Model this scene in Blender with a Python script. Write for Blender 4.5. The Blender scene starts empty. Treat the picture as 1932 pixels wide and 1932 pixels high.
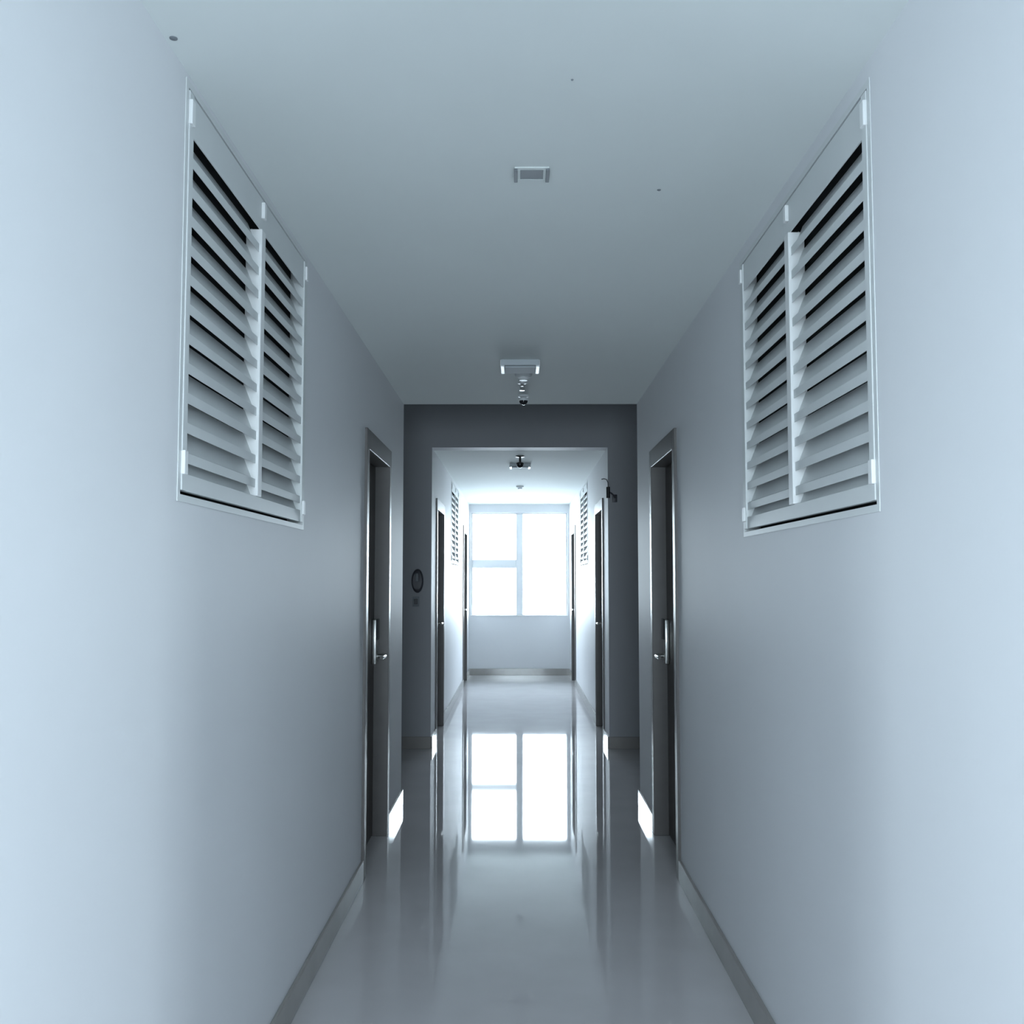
import bpy, bmesh, math
from mathutils import Vector, Matrix

C = bpy.context.scene.collection
sc = bpy.context.scene

# ------------------------------------------------------------------ camera
EYE = 1.5
FPX = 1900.0
cam_d = bpy.data.cameras.new('camera')
cam = bpy.data.objects.new('camera', cam_d)
C.objects.link(cam)
cam_d.sensor_width = 36.0
cam_d.lens = FPX / 1932.0 * 36.0
cam_d.clip_start = 0.05
cam_d.clip_end = 200
cam.location = (0, 0, EYE)
cam.rotation_euler = (math.radians(90 + 3.854), 0, math.radians(0.361))
sc.camera = cam

# ------------------------------------------------------------------ daylight
SKY = 33.0
w = bpy.data.worlds.new('sky')
sc.world = w
w.use_nodes = True
nt = w.node_tree
nt.nodes.clear()
tc = nt.nodes.new('ShaderNodeTexCoord')
sep = nt.nodes.new('ShaderNodeSeparateXYZ')
ramp = nt.nodes.new('ShaderNodeValToRGB')
mr = nt.nodes.new('ShaderNodeMapRange')
bg = nt.nodes.new('ShaderNodeBackground')
wo = nt.nodes.new('ShaderNodeOutputWorld')
mr.inputs[1].default_value = -1
mr.inputs[2].default_value = 1
nt.links.new(tc.outputs['Generated'], sep.inputs[0])
nt.links.new(sep.outputs[2], mr.inputs[0])
nt.links.new(mr.outputs[0], ramp.inputs[0])
e = ramp.color_ramp.elements
e[0].position = 0.0
e[0].color = (0.30, 0.34, 0.38, 1)
e[1].position = 1.0
e[1].color = (0.72, 0.835, 1.0, 1)
k = e.new(0.40); k.color = (0.45, 0.52, 0.60, 1)
k = e.new(0.47); k.color = (0.79, 0.895, 1.0, 1)
nt.links.new(ramp.outputs[0], bg.inputs[0])
bg.inputs[1].default_value = SKY
nt.links.new(bg.outputs[0], wo.inputs[0])

def portal(loc, rot, sx, sy):
    """sampling portal lying in a modelled window opening (gives no light itself)"""
    d = bpy.data.lights.new('window_portal', 'AREA')
    d.shape = 'RECTANGLE'
    d.size = sx
    d.size_y = sy
    d.cycles.is_portal = True
    o = bpy.data.objects.new('window_portal', d)
    o.location = loc
    o.rotation_euler = rot
    C.objects.link(o)

# ------------------------------------------------------------------ exposure
sc.view_settings.view_transform = 'Standard'
sc.view_settings.look = 'None'
sc.view_settings.gamma = 1
sc.view_settings.use_curve_mapping = False
sc.view_settings.exposure = 0.0
sc.cycles.diffuse_bounces = 5
sc.cycles.glossy_bounces = 4
sc.cycles.max_bounces = 8
sc.cycles.transparent_max_bounces = 12
sc.cycles.sample_clamp_indirect = 10.0

# ------------------------------------------------------------------ dimensions (metres)
XL, XR = -0.784, 0.811        # corridor walls
H = 2.70                      # corridor ceiling
Y0, Y1 = 1.20, 6.83           # first corridor
Y2, Y3 = 9.10, 16.0           # second corridor, beyond the cross passage
HP = 3.20                     # ceiling of the cross passage
PX0, PX1 = -3.2, 3.3          # ends of the cross passage
LX0, LX1, LY0 = -2.9, 2.95, -2.6   # entrance lobby behind the camera
T = 0.20

# ------------------------------------------------------------------ materials
def mat(name, col, rough=0.5, metal=0.0, spec=0.5, noise=0.0, nscale=4.0, bump=0.0, bscale=60.0, coat=0.0):
    m = bpy.data.materials.new(name)
    m.use_nodes = True
    n = m.node_tree
    b = n.nodes['Principled BSDF']
    b.inputs['Base Color'].default_value = (*col, 1)
    b.inputs['Roughness'].default_value = rough
    b.inputs['Metallic'].default_value = metal
    b.inputs['Specular IOR Level'].default_value = spec
    if coat:
        b.inputs['Coat Weight'].default_value = coat
        b.inputs['Coat Roughness'].default_value = 0.03
    co = n.nodes.new('ShaderNodeTexCoord')
    if noise:
        t = n.nodes.new('ShaderNodeTexNoise')
        t.inputs['Scale'].default_value = nscale
        t.inputs['Detail'].default_value = 4
        r = n.nodes.new('ShaderNodeValToRGB')
        r.color_ramp.elements[0].position = 0.3
        r.color_ramp.elements[1].position = 0.7
        r.color_ramp.elements[0].color = (*[c * (1 - noise) for c in col], 1)
        r.color_ramp.elements[1].color = (*[min(1, c * (1 + noise)) for c in col], 1)
        n.links.new(co.outputs['Object'], t.inputs['Vector'])
        n.links.new(t.outputs['Fac'], r.inputs[0])
        n.links.new(r.outputs[0], b.inputs['Base Color'])
    if bump:
        t2 = n.nodes.new('ShaderNodeTexNoise')
        t2.inputs['Scale'].default_value = bscale
        t2.inputs['Detail'].default_value = 3
        bp = n.nodes.new('ShaderNodeBump')
        bp.inputs['Strength'].default_value = bump
        bp.inputs['Distance'].default_value = 0.002
        n.links.new(co.outputs['Object'], t2.inputs['Vector'])
        n.links.new(t2.outputs['Fac'], bp.inputs['Height'])
        n.links.new(bp.outputs[0], b.inputs['Normal'])
    return m

M = {}
M['wall'] = mat('wall_paint', (0.80, 0.81, 0.83), 0.55, spec=0.3, noise=0.015, nscale=1.3, bump=0.05, bscale=90)
M['wall_shade'] = mat('wall_paint_shade_grey', (0.36, 0.365, 0.385), 0.6, spec=0.3, noise=0.015, nscale=1.3)  # wall paint darkened to mid-grey, standing in for the passage's shade
M['ceiling'] = mat('ceiling_paint', (0.82, 0.86, 0.845), 0.8, spec=0.2, noise=0.012, nscale=1.1)
M['floor'] = mat('polished_tile', (0.66, 0.64, 0.65), 0.035, spec=0.55, noise=0.04, nscale=3.0)
M['skirt'] = mat('skirting_tile', (0.33, 0.315, 0.30), 0.11, spec=0.45, noise=0.05, nscale=6.0)
M['frame'] = mat('door_frame_metal', (0.14, 0.132, 0.128), 0.36, spec=0.45, noise=0.04, nscale=12)
M['leaf'] = mat('door_veneer', (0.040, 0.034, 0.031), 0.4, spec=0.4, noise=0.15, nscale=9)
M['louver'] = mat('powder_coat_white', (0.74, 0.765, 0.765), 0.42, spec=0.4, noise=0.01, nscale=8)
M['clip'] = mat('white_plastic_and_highlight', (0.90, 0.91, 0.91), 0.35, noise=0.01)
M['cavity_shade'] = mat('cavity_shade_black', (0.012, 0.013, 0.014), 0.9, noise=0.2, nscale=40)
M['alu'] = mat('window_aluminium', (0.80, 0.82, 0.84), 0.35, spec=0.5, noise=0.01)
M['steel'] = mat('brushed_steel', (0.60, 0.60, 0.58), 0.28, metal=1.0, noise=0.03, nscale=30)
M['black'] = mat('black_plastic', (0.012, 0.013, 0.016), 0.3, noise=0.1, nscale=30)
M['smoke'] = mat('dark_dome', (0.02, 0.02, 0.024), 0.08, noise=0.05)
M['white'] = mat('white_enamel', (0.78, 0.80, 0.81), 0.4, noise=0.01)
M['diffuser'] = mat('frosted_diffuser', (0.55, 0.59, 0.62), 0.7, noise=0.02)
M['grille'] = mat('grey_grille', (0.20, 0.22, 0.24), 0.5, noise=0.05, nscale=20)
M['slate'] = mat('dark_plastic', (0.045, 0.046, 0.058), 0.4, noise=0.05)

gm = bpy.data.materials.new('window_glass')
gm.use_nodes = True
n = gm.node_tree
n.nodes.clear()
tr = n.nodes.new('ShaderNodeBsdfTransparent'); tr.inputs[0].default_value = (0.96, 0.985, 0.98, 1)
gl = n.nodes.new('ShaderNodeBsdfGlossy'); gl.inputs['Roughness'].default_value = 0.02
lw = n.nodes.new('ShaderNodeFresnel'); lw.inputs[0].default_value = 1.45
mx = n.nodes.new('ShaderNodeMixShader')
out = n.nodes.new('ShaderNodeOutputMaterial')
n.links.new(lw.outputs[0], mx.inputs[0])
n.links.new(tr.outputs[0], mx.inputs[1])
n.links.new(gl.outputs[0], mx.inputs[2])
n.links.new(mx.outputs[0], out.inputs[0])
M['glass'] = gm

# ------------------------------------------------------------------ helpers
def box(bm, x0, x1, y0, y1, z0, z1, bevel=0.0, seg=2):
    x0, x1 = min(x0, x1), max(x0, x1)
    y0, y1 = min(y0, y1), max(y0, y1)
    z0, z1 = min(z0, z1), max(z0, z1)
    vs = [bm.verts.new(p) for p in ((x0, y0, z0), (x1, y0, z0), (x1, y1, z0), (x0, y1, z0),
                                    (x0, y0, z1), (x1, y0, z1), (x1, y1, z1), (x0, y1, z1))]
    fs = [bm.faces.new([vs[i] for i in q]) for q in ((3, 2, 1, 0), (4, 5, 6, 7), (0, 1, 5, 4),
                                                     (1, 2, 6, 5), (2, 3, 7, 6), (3, 0, 4, 7))]
    if bevel:
        es = list({e for f in fs for e in f.edges})
        bmesh.ops.bevel(bm, geom=es, offset=bevel, segments=seg, affect='EDGES', profile=0.5)

def prism(bm, pts, axis, a, b):
    """closed outline pts (2-D) swept along axis from a to b"""
    def P(u, v, t):
        return {'x': (t, u, v), 'y': (u, t, v), 'z': (u, v, t)}[axis]
    A = [bm.verts.new(P(u, v, a)) for u, v in pts]
    B = [bm.verts.new(P(u, v, b)) for u, v in pts]
    k = len(pts)
    for i in range(k):
        j = (i + 1) % k
        bm.faces.new((A[i], A[j], B[j], B[i]))
    bm.faces.new(A[::-1])
    bm.faces.new(B)

def lathe(bm, prof, seg=32, mtx=Matrix()):
    """profile of (radius, z) turned about Z, then moved by mtx"""
    rings = []
    for r, z in prof:
        if r < 1e-6:
            rings.append([bm.verts.new(mtx @ Vector((0, 0, z)))])
        else:
            rings.append([bm.verts.new(mtx @ Vector((r * math.cos(2 * math.pi * i / seg), r * math.sin(2 * math.pi * i / seg), z))) for i in range(seg)])
    for a, b in zip(rings, rings[1:]):
        for i in range(seg):
            j = (i + 1) % seg
            if len(a) == 1 and len(b) == 1:
                continue
            if len(a) == 1:
                bm.faces.new((a[0], b[i], b[j]))
            elif len(b) == 1:
                bm.faces.new((a[i], a[j], b[0]))
            else:
                bm.faces.new((a[i], a[j], b[j], b[i]))
    if len(rings[0]) > 1:
        bm.faces.new(rings[0][::-1])
    if len(rings[-1]) > 1:
        bm.faces.new(rings[-1])

def tube(bm, pts, r, seg=12):
    pts = [Vector(p) for p in pts]
    rings = []
    for i, p in enumerate(pts):
        d = (pts[min(i + 1, len(pts) - 1)] - pts[max(i - 1, 0)]).normalized()
        a = Vector((0, 0, 1)) if abs(d.z) < 0.9 else Vector((1, 0, 0))
        u = d.cross(a).normalized()
        v = d.cross(u)
        rings.append([bm.verts.new(p + r * (math.cos(2 * math.pi * k / seg) * u + math.sin(2 * math.pi * k / seg) * v)) for k in range(seg)])
    for a, b in zip(rings, rings[1:]):
        for k in range(seg):
            j = (k + 1) % seg
            bm.faces.new((a[k], a[j], b[j], b[k]))
    bm.faces.new(rings[0][::-1])
    bm.faces.new(rings[-1])

def obj(name, bm, m, parent=None, smooth=False):
    bmesh.ops.recalc_face_normals(bm, faces=bm.faces)
    me = bpy.data.meshes.new(name)
    bm.to_mesh(me)
    bm.free()
    me.materials.append(m)
    o = bpy.data.objects.new(name, me)
    C.objects.link(o)
    if smooth:
        me.shade_smooth()
        try:
            me.set_sharp_from_angle(angle=math.radians(35))
        except Exception:
            pass
    if parent:
        o.parent = parent
    return o

def tag(o, label, cat=None, group=None, kind=None):
    o['label'] = label
    if cat:
        o['category'] = cat
    if group:
        o['group'] = group
    if kind:
        o['kind'] = kind
    return o

def struct(name, bm, m, label, cat):
    return tag(obj(name, bm, m), label, cat, kind='structure')

def empty(name, loc, label, cat, group=None, kind=None):
    o = bpy.data.objects.new(name, None)
    o.empty_display_size = 0.05
    o.location = loc
    C.objects.link(o)
    return tag(o, label, cat, group, kind)

def copy_tree(o, parent=None):
    c = o.copy()
    C.objects.link(c)
    if parent:
        c.parent = parent
    for ch in list(o.children):
        copy_tree(ch, c)
    return c

def moved_copy(o, loc, label):
    c = copy_tree(o)
    c.location = loc
    c['label'] = label
    return c

# ------------------------------------------------------------------ openings
JW, LH = 0.075, 0.105                                # door frame: jamb width, lintel height
DOOR_W, DOOR_H = 0.98, 2.28
VENT_W, VENT_H = 1.345, 0.985
doors_l = [5.11, 9.57, 14.27]
doors_r = [5.13, 9.57, 14.27]
vents_l = [(2.305, 1.690), (11.75, 1.675)]
vents_r = [(2.262, 1.662), (11.75, 1.675)]

def side_wall(name, X, s, y0, y1, openings, label):
    """wall whose corridor face is x = X; s points into the corridor; openings in y are closed off behind"""
    bm = bmesh.new()
    a, b = X, X - s * T
    y = y0
    for (ya, yb, za, zb) in sorted(openings):
        box(bm, a, b, y, ya, 0, H)
        if za > 0:
            box(bm, a, b, ya, yb, 0, za)
        box(bm, a, b, ya, yb, zb, H)
        box(bm, X - s * (T - 0.03), b, ya, yb, za, zb)
        y = yb
    box(bm, a, b, y, y1, 0, H)
    return struct(name, bm, M['wall'], label, 'wall')

def ops(doors, vents, y0, y1):
    r = [(d, d + DOOR_W, 0, DOOR_H) for d in doors if y0 < d < y1]
    r += [(v, v + VENT_W, z, z + VENT_H) for v, z in vents if y0 < v < y1]
    return r

side_wall('wall_left', XL, 1, Y0, Y1, ops(doors_l, vents_l, Y0, Y1), 'long pale painted wall on the left of the near corridor')
side_wall('wall_right', XR, -1, Y0, Y1, ops(doors_r, vents_r, Y0, Y1), 'long pale painted wall on the right of the near corridor')
side_wall('wall_far_left', XL, 1, Y2, Y3, ops(doors_l, vents_l, Y2, Y3), 'left wall of the far corridor, bright from the window')
side_wall('wall_far_right', XR, -1, Y2, Y3, ops(doors_r, vents_r, Y2, Y3), 'right wall of the far corridor, bright from the window')

# floor: one continuous slab
bm = bmesh.new()
box(bm, -3.6, 3.7, LY0 - T, Y3 + T, -0.15, 0)
struct('floor', bm, M['floor'], 'polished grey tile floor mirroring the window', 'floor')

# ceilings
bm = bmesh.new()
box(bm, LX0 - T, LX1 + T, LY0 - T, Y0 + T, H, H + 0.15)
box(bm, XL - T, XR + T, Y0 + T, Y1, H, H + 0.15)
struct('ceiling', bm, M['ceiling'], 'smooth pale ceiling of the near corridor', 'ceiling')
bm = bmesh.new()
box(bm, XL - T, XR + T, Y2 + T, Y3 + T, H, H + 0.15)
struct('ceiling_far', bm, M['ceiling'], 'ceiling of the far corridor lit by the window', 'ceiling')
bm = bmesh.new()
box(bm, PX0 - T, PX1 + T, Y1 - T, Y2 + T, HP, HP + 0.15)
struct('ceiling_passage', bm, M['ceiling'], 'higher ceiling of the dark cross passage', 'ceiling')

# cross passage
YF = Y2 - 0.012
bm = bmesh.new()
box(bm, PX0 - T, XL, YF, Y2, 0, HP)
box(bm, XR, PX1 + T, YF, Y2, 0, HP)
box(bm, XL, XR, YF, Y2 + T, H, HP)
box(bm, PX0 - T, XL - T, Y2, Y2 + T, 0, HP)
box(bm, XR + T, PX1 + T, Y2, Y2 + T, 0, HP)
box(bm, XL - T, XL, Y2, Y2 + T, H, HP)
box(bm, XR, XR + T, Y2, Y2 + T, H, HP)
struct('wall_passage_far', bm, M['wall_shade'], 'wall with its shade painted in grey, around the opening to the far corridor', 'wall')
bm = bmesh.new()
box(bm, PX0 - T, XL - T, Y1 - T, Y1, 0, HP)
box(bm, XR + T, PX1 + T, Y1 - T, Y1, 0, HP)
box(bm, XL - T, XR + T, Y1 - T, Y1, H + 0.15, HP)
struct('wall_passage_near', bm, M['wall'], 'near side wall of the cross passage', 'wall')
bm = bmesh.new()
box(bm, PX0 - T, PX0, Y1, Y2 - 0.012, 0, HP)
struct('wall_passage_left', bm, M['wall'], 'wall closing the left end of the cross passage', 'wall')
bm = bmesh.new()
box(bm, PX1, PX1 + T, Y1, Y2 - 0.012, 0, HP)
struct('wall_passage_right', bm, M['wall'], 'wall closing the right end of the cross passage', 'wall')

# far wall with its window opening
WX0, WX1, WZ0, WZ1 = -0.755, 0.782, 0.93, 2.57
bm = bmesh.new()
box(bm, XL - T, XR + T, Y3, Y3 + T, 0, WZ0)
box(bm, XL - T, XR + T, Y3, Y3 + T, WZ1, H)
box(bm, XL - T, WX0, Y3, Y3 + T, WZ0, WZ1)
box(bm, WX1, XR + T, Y3, Y3 + T, WZ0, WZ1)
struct('wall_end', bm, M['wall'], 'pale wall under the bright window at the corridor end', 'wall')

# entrance lobby round the camera, its unseen windows added and sized for their daylight
LWY0, LWY1, LWZ0, LWZ1 = -0.75, -0.12, 0.78, 2.26
bm = bmesh.new()
box(bm, LX0 - T, XL - T, Y0, Y0 + T, 0, H)
box(bm, XR + T, LX1 + T, Y0, Y0 + T, 0, H)
struct('wall_lobby_front', bm, M['wall'], 'lobby wall around the corridor mouth', 'wall')
bm = bmesh.new()
BX0, BX1 = -0.75, 0.75
box(bm, LX0 - T, BX0, LY0 - T, LY0, 0, H)
box(bm, BX1, LX1 + T, LY0 - T, LY0, 0, H)
box(bm, BX0, BX1, LY0 - T, LY0, 0, LWZ0)
box(bm, BX0, BX1, LY0 - T, LY0, LWZ1, H)
struct('wall_back', bm, M['wall'], 'lobby wall behind the viewer', 'wall')
for nm, xa, xb in (('left', LX0 - T, LX0), ('right', LX1, LX1 + T)):
    bm = bmesh.new()
    box(bm, xa, xb, LY0, LWY0, 0, H)
    box(bm, xa, xb, LWY1, Y0, 0, H)
    box(bm, xa, xb, LWY0, LWY1, 0, LWZ0)
    box(bm, xa, xb, LWY0, LWY1, LWZ1, H)
    struct('wall_lobby_' + nm, bm, M['wall'], nm + ' lobby wall with an unseen window added for light', 'wall')

# ------------------------------------------------------------------ windows
wn = empty('window_1', (0, Y3 + 0.08, 0), 'bright white window with T-shaped frame at the corridor end', 'window', kind='structure')
bm = bmesh.new()
fd = (0.0, 0.06)
box(bm, WX0, WX0 + 0.025, *fd, WZ0, WZ1, 0.004)
box(bm, WX1 - 0.025, WX1, *fd, WZ0, WZ1, 0.004)
box(bm, WX0 + 0.025, WX1 - 0.025, *fd, WZ1 - 0.022, WZ1, 0.004)
box(bm, WX0 + 0.025, WX1 - 0.025, *fd, WZ0, WZ0 + 0.022, 0.004)
obj('window_frame', bm, M['alu'], wn)
MX0, MX1 = -0.036, 0.072
bm = bmesh.new()
box(bm, MX0, MX1, -0.012, 0.066, WZ0 + 0.022, WZ1 - 0.022, 0.005)
obj('mullion', bm, M['alu'], wn)
bm = bmesh.new()
box(bm, WX0 + 0.025, MX0, -0.008, 0.062, 1.688, 1.822, 0.005)
obj('transom', bm, M['alu'], wn)
for (a, b, c, d) in ((WX0 + 0.02, MX0 + 0.005, WZ0 + 0.017, 1.693), (WX0 + 0.02, MX0 + 0.005, 1.817, WZ1 - 0.017), (MX1 - 0.005, WX1 - 0.02, WZ0 + 0.017, WZ1 - 0.017)):
    bm = bmesh.new()
    box(bm, a, b, 0.026, 0.034, c, d)
    obj('pane', bm, M['glass'], wn)
bm = bmesh.new()
box(bm, WX0, WX1, -0.092, 0.0, WZ0, WZ0 + 0.012, 0.004)
obj('window_sill', bm, M['white'], wn)
portal(((WX0 + WX1) / 2, Y3 + 0.17, (WZ0 + WZ1) / 2), (math.radians(-90), 0, 0), WX1 - WX0, WZ1 - WZ0)

wl = empty('window_4', (0, LY0 - 0.08, 0), 'unseen window added behind the viewer for daylight', 'window', kind='structure')  # added unseen opening, lets daylight reach deep into the corridor
bm = bmesh.new()
for a, b, c, d in ((BX0, BX0 + 0.05, LWZ0, LWZ1), (BX1 - 0.05, BX1, LWZ0, LWZ1), (BX0 + 0.05, BX1 - 0.05, LWZ0, LWZ0 + 0.05),
                   (BX0 + 0.05, BX1 - 0.05, LWZ1 - 0.05, LWZ1), (-0.025, 0.025, LWZ0 + 0.05, LWZ1 - 0.05)):
    box(bm, a, b, -0.03, 0.03, c, d, 0.004)
obj('window_frame', bm, M['alu'], wl)
bm = bmesh.new()
box(bm, BX0 + 0.045, BX1 - 0.045, -0.004, 0.004, LWZ0 + 0.045, LWZ1 - 0.045)
obj('pane', bm, M['glass'], wl)
portal(((BX0 + BX1) / 2, LY0 - 0.18, (LWZ0 + LWZ1) / 2), (math.radians(90), 0, 0), BX1 - BX0, LWZ1 - LWZ0)

for i, (X, s, nm) in enumerate(((LX0, 1, 'left'), (LX1, -1, 'right'))):  # unseen side windows, added to brighten the near corridor walls
    wl = empty('window_%d' % (i + 2), (X - s * 0.08, 0, 0), 'added unseen ' + nm + ' lobby window beside the viewer, for daylight on the near walls', 'window', kind='structure')
    bm = bmesh.new()
    for a, b, c, d in ((LWY0, LWY0 + 0.05, LWZ0, LWZ1), (LWY1 - 0.05, LWY1, LWZ0, LWZ1), (LWY0 + 0.05, LWY1 - 0.05, LWZ0, LWZ0 + 0.05),
                       (LWY0 + 0.05, LWY1 - 0.05, LWZ1 - 0.05, LWZ1), (-0.44, -0.41, LWZ0 + 0.05, LWZ1 - 0.05)):
        box(bm, -0.03, 0.03, a, b, c, d, 0.004)
    obj('window_frame', bm, M['alu'], wl)
    bm = bmesh.new()
    box(bm, -0.004, 0.004, LWY0 + 0.045, LWY1 - 0.045, LWZ0 + 0.045, LWZ1 - 0.045)
    obj('pane', bm, M['glass'], wl)
    portal((X - s * 0.18, (LWY0 + LWY1) / 2, (LWZ0 + LWZ1) / 2), (0, math.radians(-90 * s), 0), LWZ1 - LWZ0, LWY1 - LWY0)

# ------------------------------------------------------------------ skirting
SH, ST = 0.105, 0.014
def skirt(name, runs, label):
    bm = bmesh.new()
    for r in runs:
        box(bm, *r, 0, SH, 0.002, 1)
    return struct(name, bm, M['skirt'], label, 'skirting')

def side_skirt(name, X, s, y0, y1, doors, label):
    cuts, y = [], y0
    for d in sorted(doors):
        if y0 < d < y1:
            cuts.append((y, d)); y = d + DOOR_W
    cuts.append((y, y1))
    return skirt(name, [(X, X + s * ST, a, b) for a, b in cuts], label)

side_skirt('baseboard_left', XL, 1, Y0, Y1, doors_l, 'glossy tile skirting along the near left wall')
side_skirt('baseboard_right', XR, -1, Y0, Y1, doors_r, 'glossy tile skirting along the near right wall')
side_skirt('baseboard_far_left', XL, 1, Y2, Y3, doors_l, 'glossy tile skirting along the far left wall')
side_skirt('baseboard_far_right', XR, -1, Y2, Y3, doors_r, 'glossy tile skirting along the far right wall')
skirt('baseboard_passage', [(PX0, XL, Y2 - 0.012 - ST, Y2 - 0.012), (XR, PX1, Y2 - 0.012 - ST, Y2 - 0.012)], 'dark tile skirting of the shaded passage wall')
skirt('baseboard_end', [(XL + ST, XR - ST, Y3 - ST, Y3)], 'brown-grey tile skirting below the end window')

# ------------------------------------------------------------------ doors
def door(num, X, s, y0, label):
    root = empty('door_%d' % num, (X, y0, 0), label, 'door', kind='structure')
    def b(bm, d0, d1, ya, yb, za, zb, bev=0.0):
        box(bm, s * d0, s * d1, ya, yb, za, zb, bev)
    W, Hh = DOOR_W, DOOR_H
    D0, D1 = -0.12, 0.014
    bm = bmesh.new()
    b(bm, D0, D1, 0.001, JW, 0, Hh - 0.001, 0.003)
    b(bm, D0, D1, W - JW, W - 0.001, 0, Hh - 0.001, 0.003)
    b(bm, D0, D1, JW, W - JW, Hh - LH, Hh - 0.001, 0.003)
    # door stop bead behind the leaf
    obj('door_frame', bm, M['frame'], root)
    bm = bmesh.new()
    b(bm, -0.118, -0.073, JW + 0.003, W - JW - 0.003, 0.008, Hh - LH - 0.003, 0.002)
    # shallow raised border of the leaf
    obj('door_leaf', bm, M['leaf'], root)
    # electronic lock with lever, at the edge away from the hinges
    ly = W - JW - 0.075
    bm = bmesh.new()
    b(bm, -0.073, -0.045, ly - 0.033, ly + 0.033, 1.008, 1.268, 0.006)
    lock = obj('lock', bm, M['steel'], root, True)
    bm = bmesh.new()
    b(bm, -0.045, -0.036, ly - 0.030, ly + 0.030, 1.150, 1.272, 0.003)
    r = obj('card_reader', bm, M['black'], lock)
    r['label'] = 'black card reader on the lock'
    bm = bmesh.new()
    z = 1.055
    tube(bm, [(s * -0.046, ly, z), (s * -0.040, ly, z)], 0.026, 20)
    tube(bm, [(s * -0.041, ly, z), (s * -0.005, ly, z)], 0.011, 14)
    pts = [(-0.010, 0.004), (-0.001, -0.002), (0.003, -0.014), (0.003, -0.06), (0.002, -0.11), (0.000, -0.125)]
    tube(bm, [(s * d, ly + t, z) for d, t in pts], 0.0115, 14)
    obj('lever_handle', bm, M['steel'], lock, True)
    # hinges on the near jamb
    for hz in (0.25, 1.08, 1.95):
        bm = bmesh.new()
        tube(bm, [(s * -0.066, JW + 0.004, hz), (s * -0.066, JW + 0.004, hz + 0.1)], 0.007, 10)
        obj('hinge', bm, M['steel'], root, True)
    return root

ld = ['dark door in the near left wall, before the cross passage', 'backlit dark door in the far left wall just past the shaded opening', 'last door on the left beside the end window']
rd = ['dark door in the near right wall, before the cross passage', 'backlit dark door in the far right wall just past the shaded opening', 'last door on the right beside the end window']
for i in range(3):
    door(1 + i, XL, 1, doors_l[i], ld[i])
    door(4 + i, XR, -1, doors_r[i], rd[i])

# ------------------------------------------------------------------ louvered wall vents
def vent(X, s, y0, z0, label):
    root = empty('louvered_vent', (X, y0, z0), label, 'louvered vent', 'white louvered vents in the corridor walls')
    W, Hh = VENT_W, VENT_H
    def b(bm, d0, d1, ya, yb, za, zb, bev=0.0):
        box(bm, s * d0, s * d1, ya, yb, za, zb, bev)
    # outer trim lying on the wall and lining the hole
    bm = bmesh.new()
    t, lip = 0.008, 0.009
    for ya, yb, za, zb in ((-lip, t, -lip, Hh + lip), (W - t, W + lip, -lip, Hh + lip), (t, W - t, -lip, t), (t, W - t, Hh - t, Hh + lip)):
        b(bm, 0.0005, 0.0025, ya, yb, za, zb)
    for ya, yb, za, zb in ((0.0005, t, 0.0005, Hh - 0.0005), (W - t, W - 0.0005, 0.0005, Hh - 0.0005), (t, W - t, 0.0005, t), (t, W - t, Hh - t, Hh - 0.0005)):
        b(bm, -0.055, 0.0005, ya, yb, za, zb)
    obj('outer_trim', bm, M['louver'], root)
    # sash: stiles, rails
    g = 0.012
    ST_ = 0.032
    top, bot = 0.112, 0.060
    f0, f1 = -0.014, 0.005
    bm = bmesh.new()
    b(bm, f0, f1, g, g + ST_, g + 0.006, Hh - g, 0.002)
    b(bm, -0.042, f1, W - g - ST_, W - g, g + 0.006, Hh - g, 0.002)
    b(bm, -0.003, f1 - 0.004, g + ST_, W - g - ST_, Hh - top, Hh - g, 0.001)
    b(bm, f0, f1 - 0.004, g + ST_, W - g - ST_, g + 0.006, bot, 0.002)
    obj('sash_frame', bm, M['louver'], root)
    my = 0.705
    bm = bmesh.new()
    b(bm, -0.042, f1 + 0.002, my - 0.022, my + 0.022, bot, Hh - top, 0.002)
    obj('mullion', bm, M['clip'], root)  # lit side put into the colour: whiter than the sash
    # slats: vertical lip, then a steep blade running up and inward
    pitch, lip0 = 0.0716, 0.0854
    for ya, yb in ((g + ST_, my - 0.022), (my + 0.022, W - g - ST_)):
        bm = bmesh.new()
        for k in range(-1, 11):
            zz = lip0 + k * pitch
            if k < 0:
                prof = [(-0.006, bot - 0.004), (-0.014, bot + 0.002), (-0.037, bot + 0.0605), (-0.0386, bot + 0.060), (-0.0156, bot)]
            else:
                prof = [(-0.001, zz), (-0.001, zz + 0.025), (-0.014, zz + 0.031), (-0.037, zz + 0.0885),
                        (-0.0386, zz + 0.088), (-0.0155, zz + 0.0297), (-0.0026, zz + 0.0237), (-0.0026, zz)]
            prism(bm, [(s * d, z) for d, z in prof], 'y', ya, yb)
        obj('slat_panel', bm, M['louver'], root)
    # near-black sheet stands in for the unlit depth behind the slats
    bm = bmesh.new()
    b(bm, -0.060, -0.055, t, W - t, t, Hh - t)
    sc_ = obj('cavity_backing', bm, M['cavity_shade'], root)
    sc_['label'] = 'black sheet painted as the shade behind the slats'
    # white hinge blocks on the stiles; the mullion block paints its lit side
    for hy, hz, hh in ((g + 0.010, 0.055, 0.056), (g + 0.010, Hh - 0.095, 0.060), (my, Hh - 0.075, 0.05), (W - g - 0.012, Hh - 0.08, 0.05), (W - g - 0.012, 0.045, 0.05)):
        bm = bmesh.new()
        b(bm, f1 - 0.004, f1 + 0.007, hy - 0.012, hy + 0.012, hz, hz + hh, 0.002)
        h_ = obj('hinge', bm, M['clip'], root)
        h_['label'] = 'bright white block: stile hinges, and painted highlight on the mullion'
    return root

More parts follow.
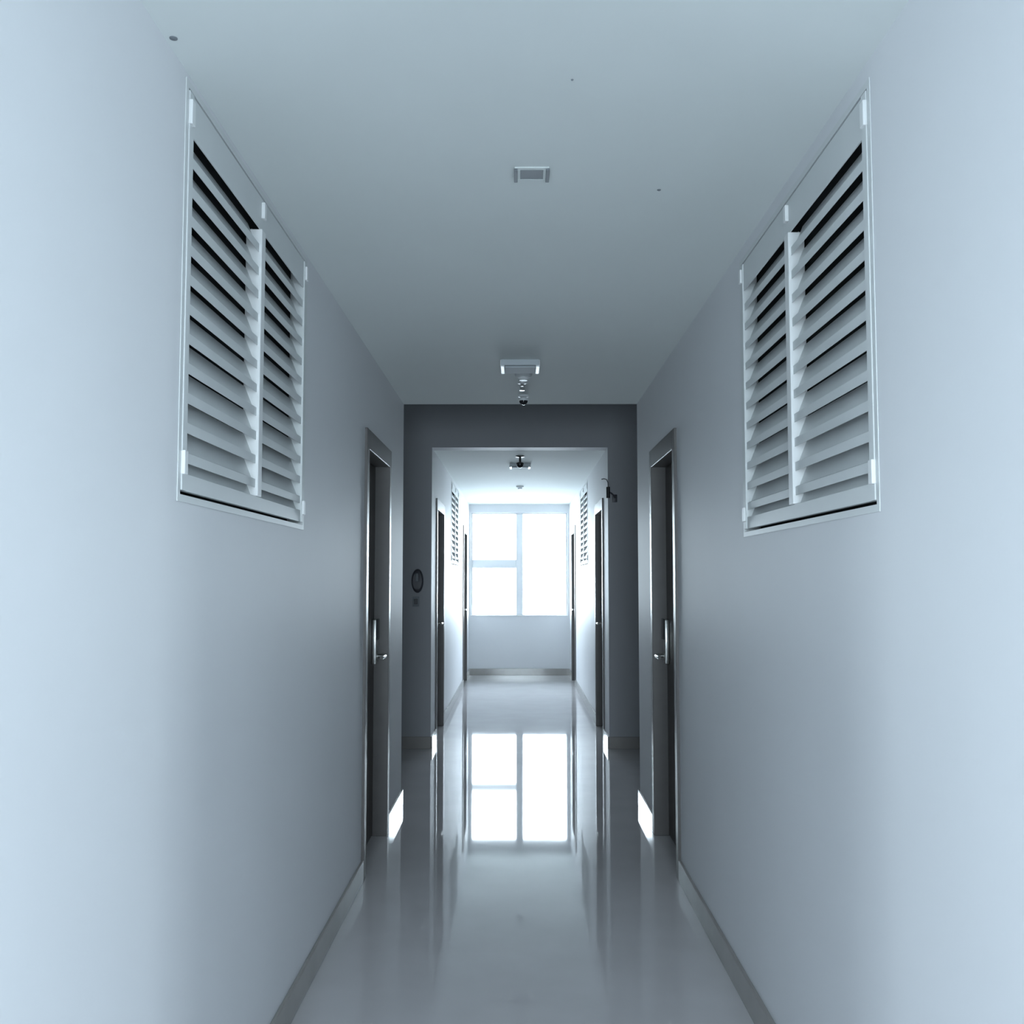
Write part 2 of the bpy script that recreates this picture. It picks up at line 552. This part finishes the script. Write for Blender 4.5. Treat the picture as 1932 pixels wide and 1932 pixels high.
vl = vent(XL, 1, *vents_l[0], 'big louvered vent in the near left wall, before the left door')
vr = vent(XR, -1, *vents_r[0], 'big louvered vent in the near right wall, before the right door')
moved_copy(vl, (XL, vents_l[1][0], vents_l[1][1]), 'small distant louvered vent in the far left wall, past the shaded opening')
moved_copy(vr, (XR, vents_r[1][0], vents_r[1][1]), 'small distant louvered vent in the far right wall, past the shaded opening')

# ------------------------------------------------------------------ things on the ceiling
# small square flush fitting
t = empty('ceiling_fitting', (0.040, 2.908, H), 'small square flush fitting with grey centre, nearest on the ceiling', 'ceiling fitting')
bm = bmesh.new()
a = 0.050
for q in ((-a, a, -a, -0.034), (-a, a, 0.034, a), (-a, -0.034, -0.034, 0.034), (0.034, a, -0.034, 0.034)):
    box(bm, *q, -0.0035, 0.0, 0.001, 1)
obj('rim', bm, M['ceiling'], t)
bm = bmesh.new()
box(bm, -0.034, 0.034, -0.034, 0.034, -0.003, 0.0)
obj('grille', bm, M['grille'], t)
for sx in (-1, 1):
    bm = bmesh.new()
    box(bm, sx * 0.042, sx * 0.052, -0.046, 0.046, -0.009, -0.0034, 0.001, 1)
    obj('clip', bm, M['grille'], t)

# square surface lights
t = empty('ceiling_light', (0.010, 5.52, H), 'square unlit ceiling light in the near corridor', 'ceiling light', 'square ceiling lights')
bm = bmesh.new()
a = 0.105
box(bm, -a, a, -a, a, -0.034, 0.0, 0.005)
obj('housing', bm, M['diffuser'], t)
bm = bmesh.new()
box(bm, -a + 0.022, a - 0.022, -a + 0.022, a - 0.022, -0.042, -0.034, 0.003)
obj('diffuser', bm, M['diffuser'], t)
for sx in (-1, 1):
    bm = bmesh.new()
    box(bm, sx * (a - 0.020), sx * (a + 0.004), -a + 0.004, a - 0.004, -0.040, -0.002, 0.004)
    obj('end_glint', bm, M['clip'], t)  # glossy white strips added as the bright glints at both ends
moved_copy(t, (0.018, 10.42, H), 'square unlit ceiling light in the far corridor, behind the black dome')

# smoke detectors
t = empty('smoke_detector', (0.030, 5.80, H), 'pale round smoke detector just behind the near ceiling light', 'smoke detector', 'ceiling smoke detectors')
bm = bmesh.new()
lathe(bm, [(0.050, 0.0), (0.050, -0.012), (0.046, -0.018), (0.032, -0.024)], 32)
obj('base', bm, M['white'], t, True)
bm = bmesh.new()
lathe(bm, [(0.030, -0.022), (0.030, -0.036), (0.024, -0.042), (0.0, -0.043)], 24)
obj('sensor_cap', bm, M['white'], t, True)
moved_copy(t, (0.021, 12.86, H), 'faint round smoke detector deep in the far corridor ceiling')

# pendant sprinkler
t = empty('sprinkler', (0.024, 6.08, H), 'small pendant sprinkler head between smoke detector and dome camera', 'sprinkler')
bm = bmesh.new()
lathe(bm, [(0.030, 0.0), (0.028, -0.005), (0.012, -0.008)], 24)
obj('escutcheon', bm, M['white'], t, True)
bm = bmesh.new()
tube(bm, [(0, 0, -0.006), (0, 0, -0.022)], 0.009, 12)
tube(bm, [(-0.009, 0, -0.02), (-0.011, 0, -0.034), (-0.002, 0, -0.046)], 0.0025, 8)
tube(bm, [(0.009, 0, -0.02), (0.011, 0, -0.034), (0.002, 0, -0.046)], 0.0025, 8)
lathe(bm, [(0.016, -0.046), (0.016, -0.049), (0.0, -0.049)], 20)
obj('head', bm, M['steel'], t, True)

# dome cameras
def dome(name, loc, stem, r, label):
    t = empty(name, loc, label, 'dome camera')
    bm = bmesh.new()
    lathe(bm, [(r * 1.15, 0.0), (r * 1.15, -0.010), (r * 0.4, -0.016)], 28)
    if stem > 0.02:
        tube(bm, [(0, 0, -0.01), (0, 0, -stem)], 0.011, 14)
    obj('mount', bm, M['black'] if stem > 0.02 else M['white'], t, True)
    bm = bmesh.new()
    z0 = -max(stem, 0.014)
    lathe(bm, [(r * 0.5, z0 + 0.002), (r, z0 - 0.006), (r, z0 - 0.022)], 28)
    obj('collar', bm, M['black'] if stem > 0.02 else M['white'], t, True)
    bm = bmesh.new()
    lathe(bm, [(r * 0.93 * math.cos(q * math.pi / 16), z0 - 0.022 - r * 0.93 * math.sin(q * math.pi / 16)) for q in range(9)], 28)
    obj('dome', bm, M['smoke'], t, True)
dome('dome_camera', (0.034, 6.50, H), 0.0, 0.030, 'small dome camera with white collar at the end of the near ceiling')
dome('dome_camera', (0.017, 9.72, H), 0.062, 0.036, 'black dome camera hanging on a short stem in the far corridor')

# fixing screws
for loc, rot, label in (((0.434, 3.034, H), 0, 'tiny dark screw in the ceiling right of the small square fitting'),
                        ((-0.765, 2.155, H), 0, 'tiny dark screw at the ceiling corner, top left'),
                        ((0.130, 2.346, H), 0, 'tiny faint screw in the ceiling, nearest the viewer')):
    bm = bmesh.new()
    r = 0.003 if 'faint' in label else (0.009 if 'corner' in label else 0.006)
    lathe(bm, [(r, 0.0), (r, -0.0015), (r * 0.6, -0.003), (0.0, -0.0032)], 14)
    o = obj('ceiling_screw', bm, M['grille'], None, True)
    o.location = loc
    tag(o, label, 'screw')

# ------------------------------------------------------------------ things on the shaded passage wall
YW = Y2 - 0.012
t = empty('wall_intercom', (-0.908, YW, 1.49), 'dark oval intercom on the shaded wall, left of the opening', 'intercom')
def oval(bm, rx, rz, d, n=36, top=0.78, zc=0.0, y_base=0.0):
    a = [bm.verts.new((rx * math.cos(2 * math.pi * i / n), y_base, zc + rz * math.sin(2 * math.pi * i / n))) for i in range(n)]
    b = [bm.verts.new((rx * 0.96 * math.cos(2 * math.pi * i / n), y_base - d * 0.7, zc + rz * 0.97 * math.sin(2 * math.pi * i / n))) for i in range(n)]
    c = [bm.verts.new((rx * top * math.cos(2 * math.pi * i / n), y_base - d, zc + rz * top * math.sin(2 * math.pi * i / n))) for i in range(n)]
    for u, v in ((a, b), (b, c)):
        for i in range(n):
            j = (i + 1) % n
            bm.faces.new((u[i], u[j], v[j], v[i]))
    bm.faces.new(c)
    bm.faces.new(a[::-1])
bm = bmesh.new()
oval(bm, 0.054, 0.108, 0.038)
obj('body', bm, M['slate'], t, True)
bm = bmesh.new()
box(bm, -0.014, 0.010, -0.044, -0.037, -0.005, 0.068, 0.003)
o = obj('faceplate', bm, M['grille'], t)
o['label'] = 'grey upright strip'
t = empty('switch_plate', (-0.921, YW, 1.305), 'small dark switch plate below the oval intercom', 'switch')
bm = bmesh.new()
box(bm, -0.030, 0.030, -0.010, 0, -0.044, 0.044, 0.003)
obj('plate', bm, M['grille'], t)
bm = bmesh.new()
box(bm, -0.016, 0.016, -0.014, -0.009, -0.024, 0.024, 0.002)
obj('rocker', bm, M['slate'], t)

t = empty('wall_camera', (0.872, YW, 2.235), 'small black camera on a bracket at the top right of the opening', 'camera')
bm = bmesh.new()
box(bm, -0.022, 0.022, -0.008, 0, -0.035, 0.035, 0.003)
tube(bm, [(0, -0.006, 0.01), (0, -0.035, 0.012), (-0.03, -0.045, 0.04), (-0.055, -0.045, 0.055)], 0.007, 10)
obj('bracket', bm, M['slate'], t, True)
bm = bmesh.new()
tube(bm, [(-0.063, -0.045, 0.0), (-0.063, -0.045, 0.004), (-0.063, -0.045, 0.095), (-0.063, -0.045, 0.10)], 0.017, 18)
obj('body', bm, M['black'], t, True)
bm = bmesh.new()
tube(bm, [(-0.063, -0.045, 0.098), (-0.064, -0.04, 0.14), (-0.075, -0.034, 0.168), (-0.098, -0.03, 0.176), (-0.12, -0.02, 0.172)], 0.004, 8)
obj('cable', bm, M['slate'], t, True)
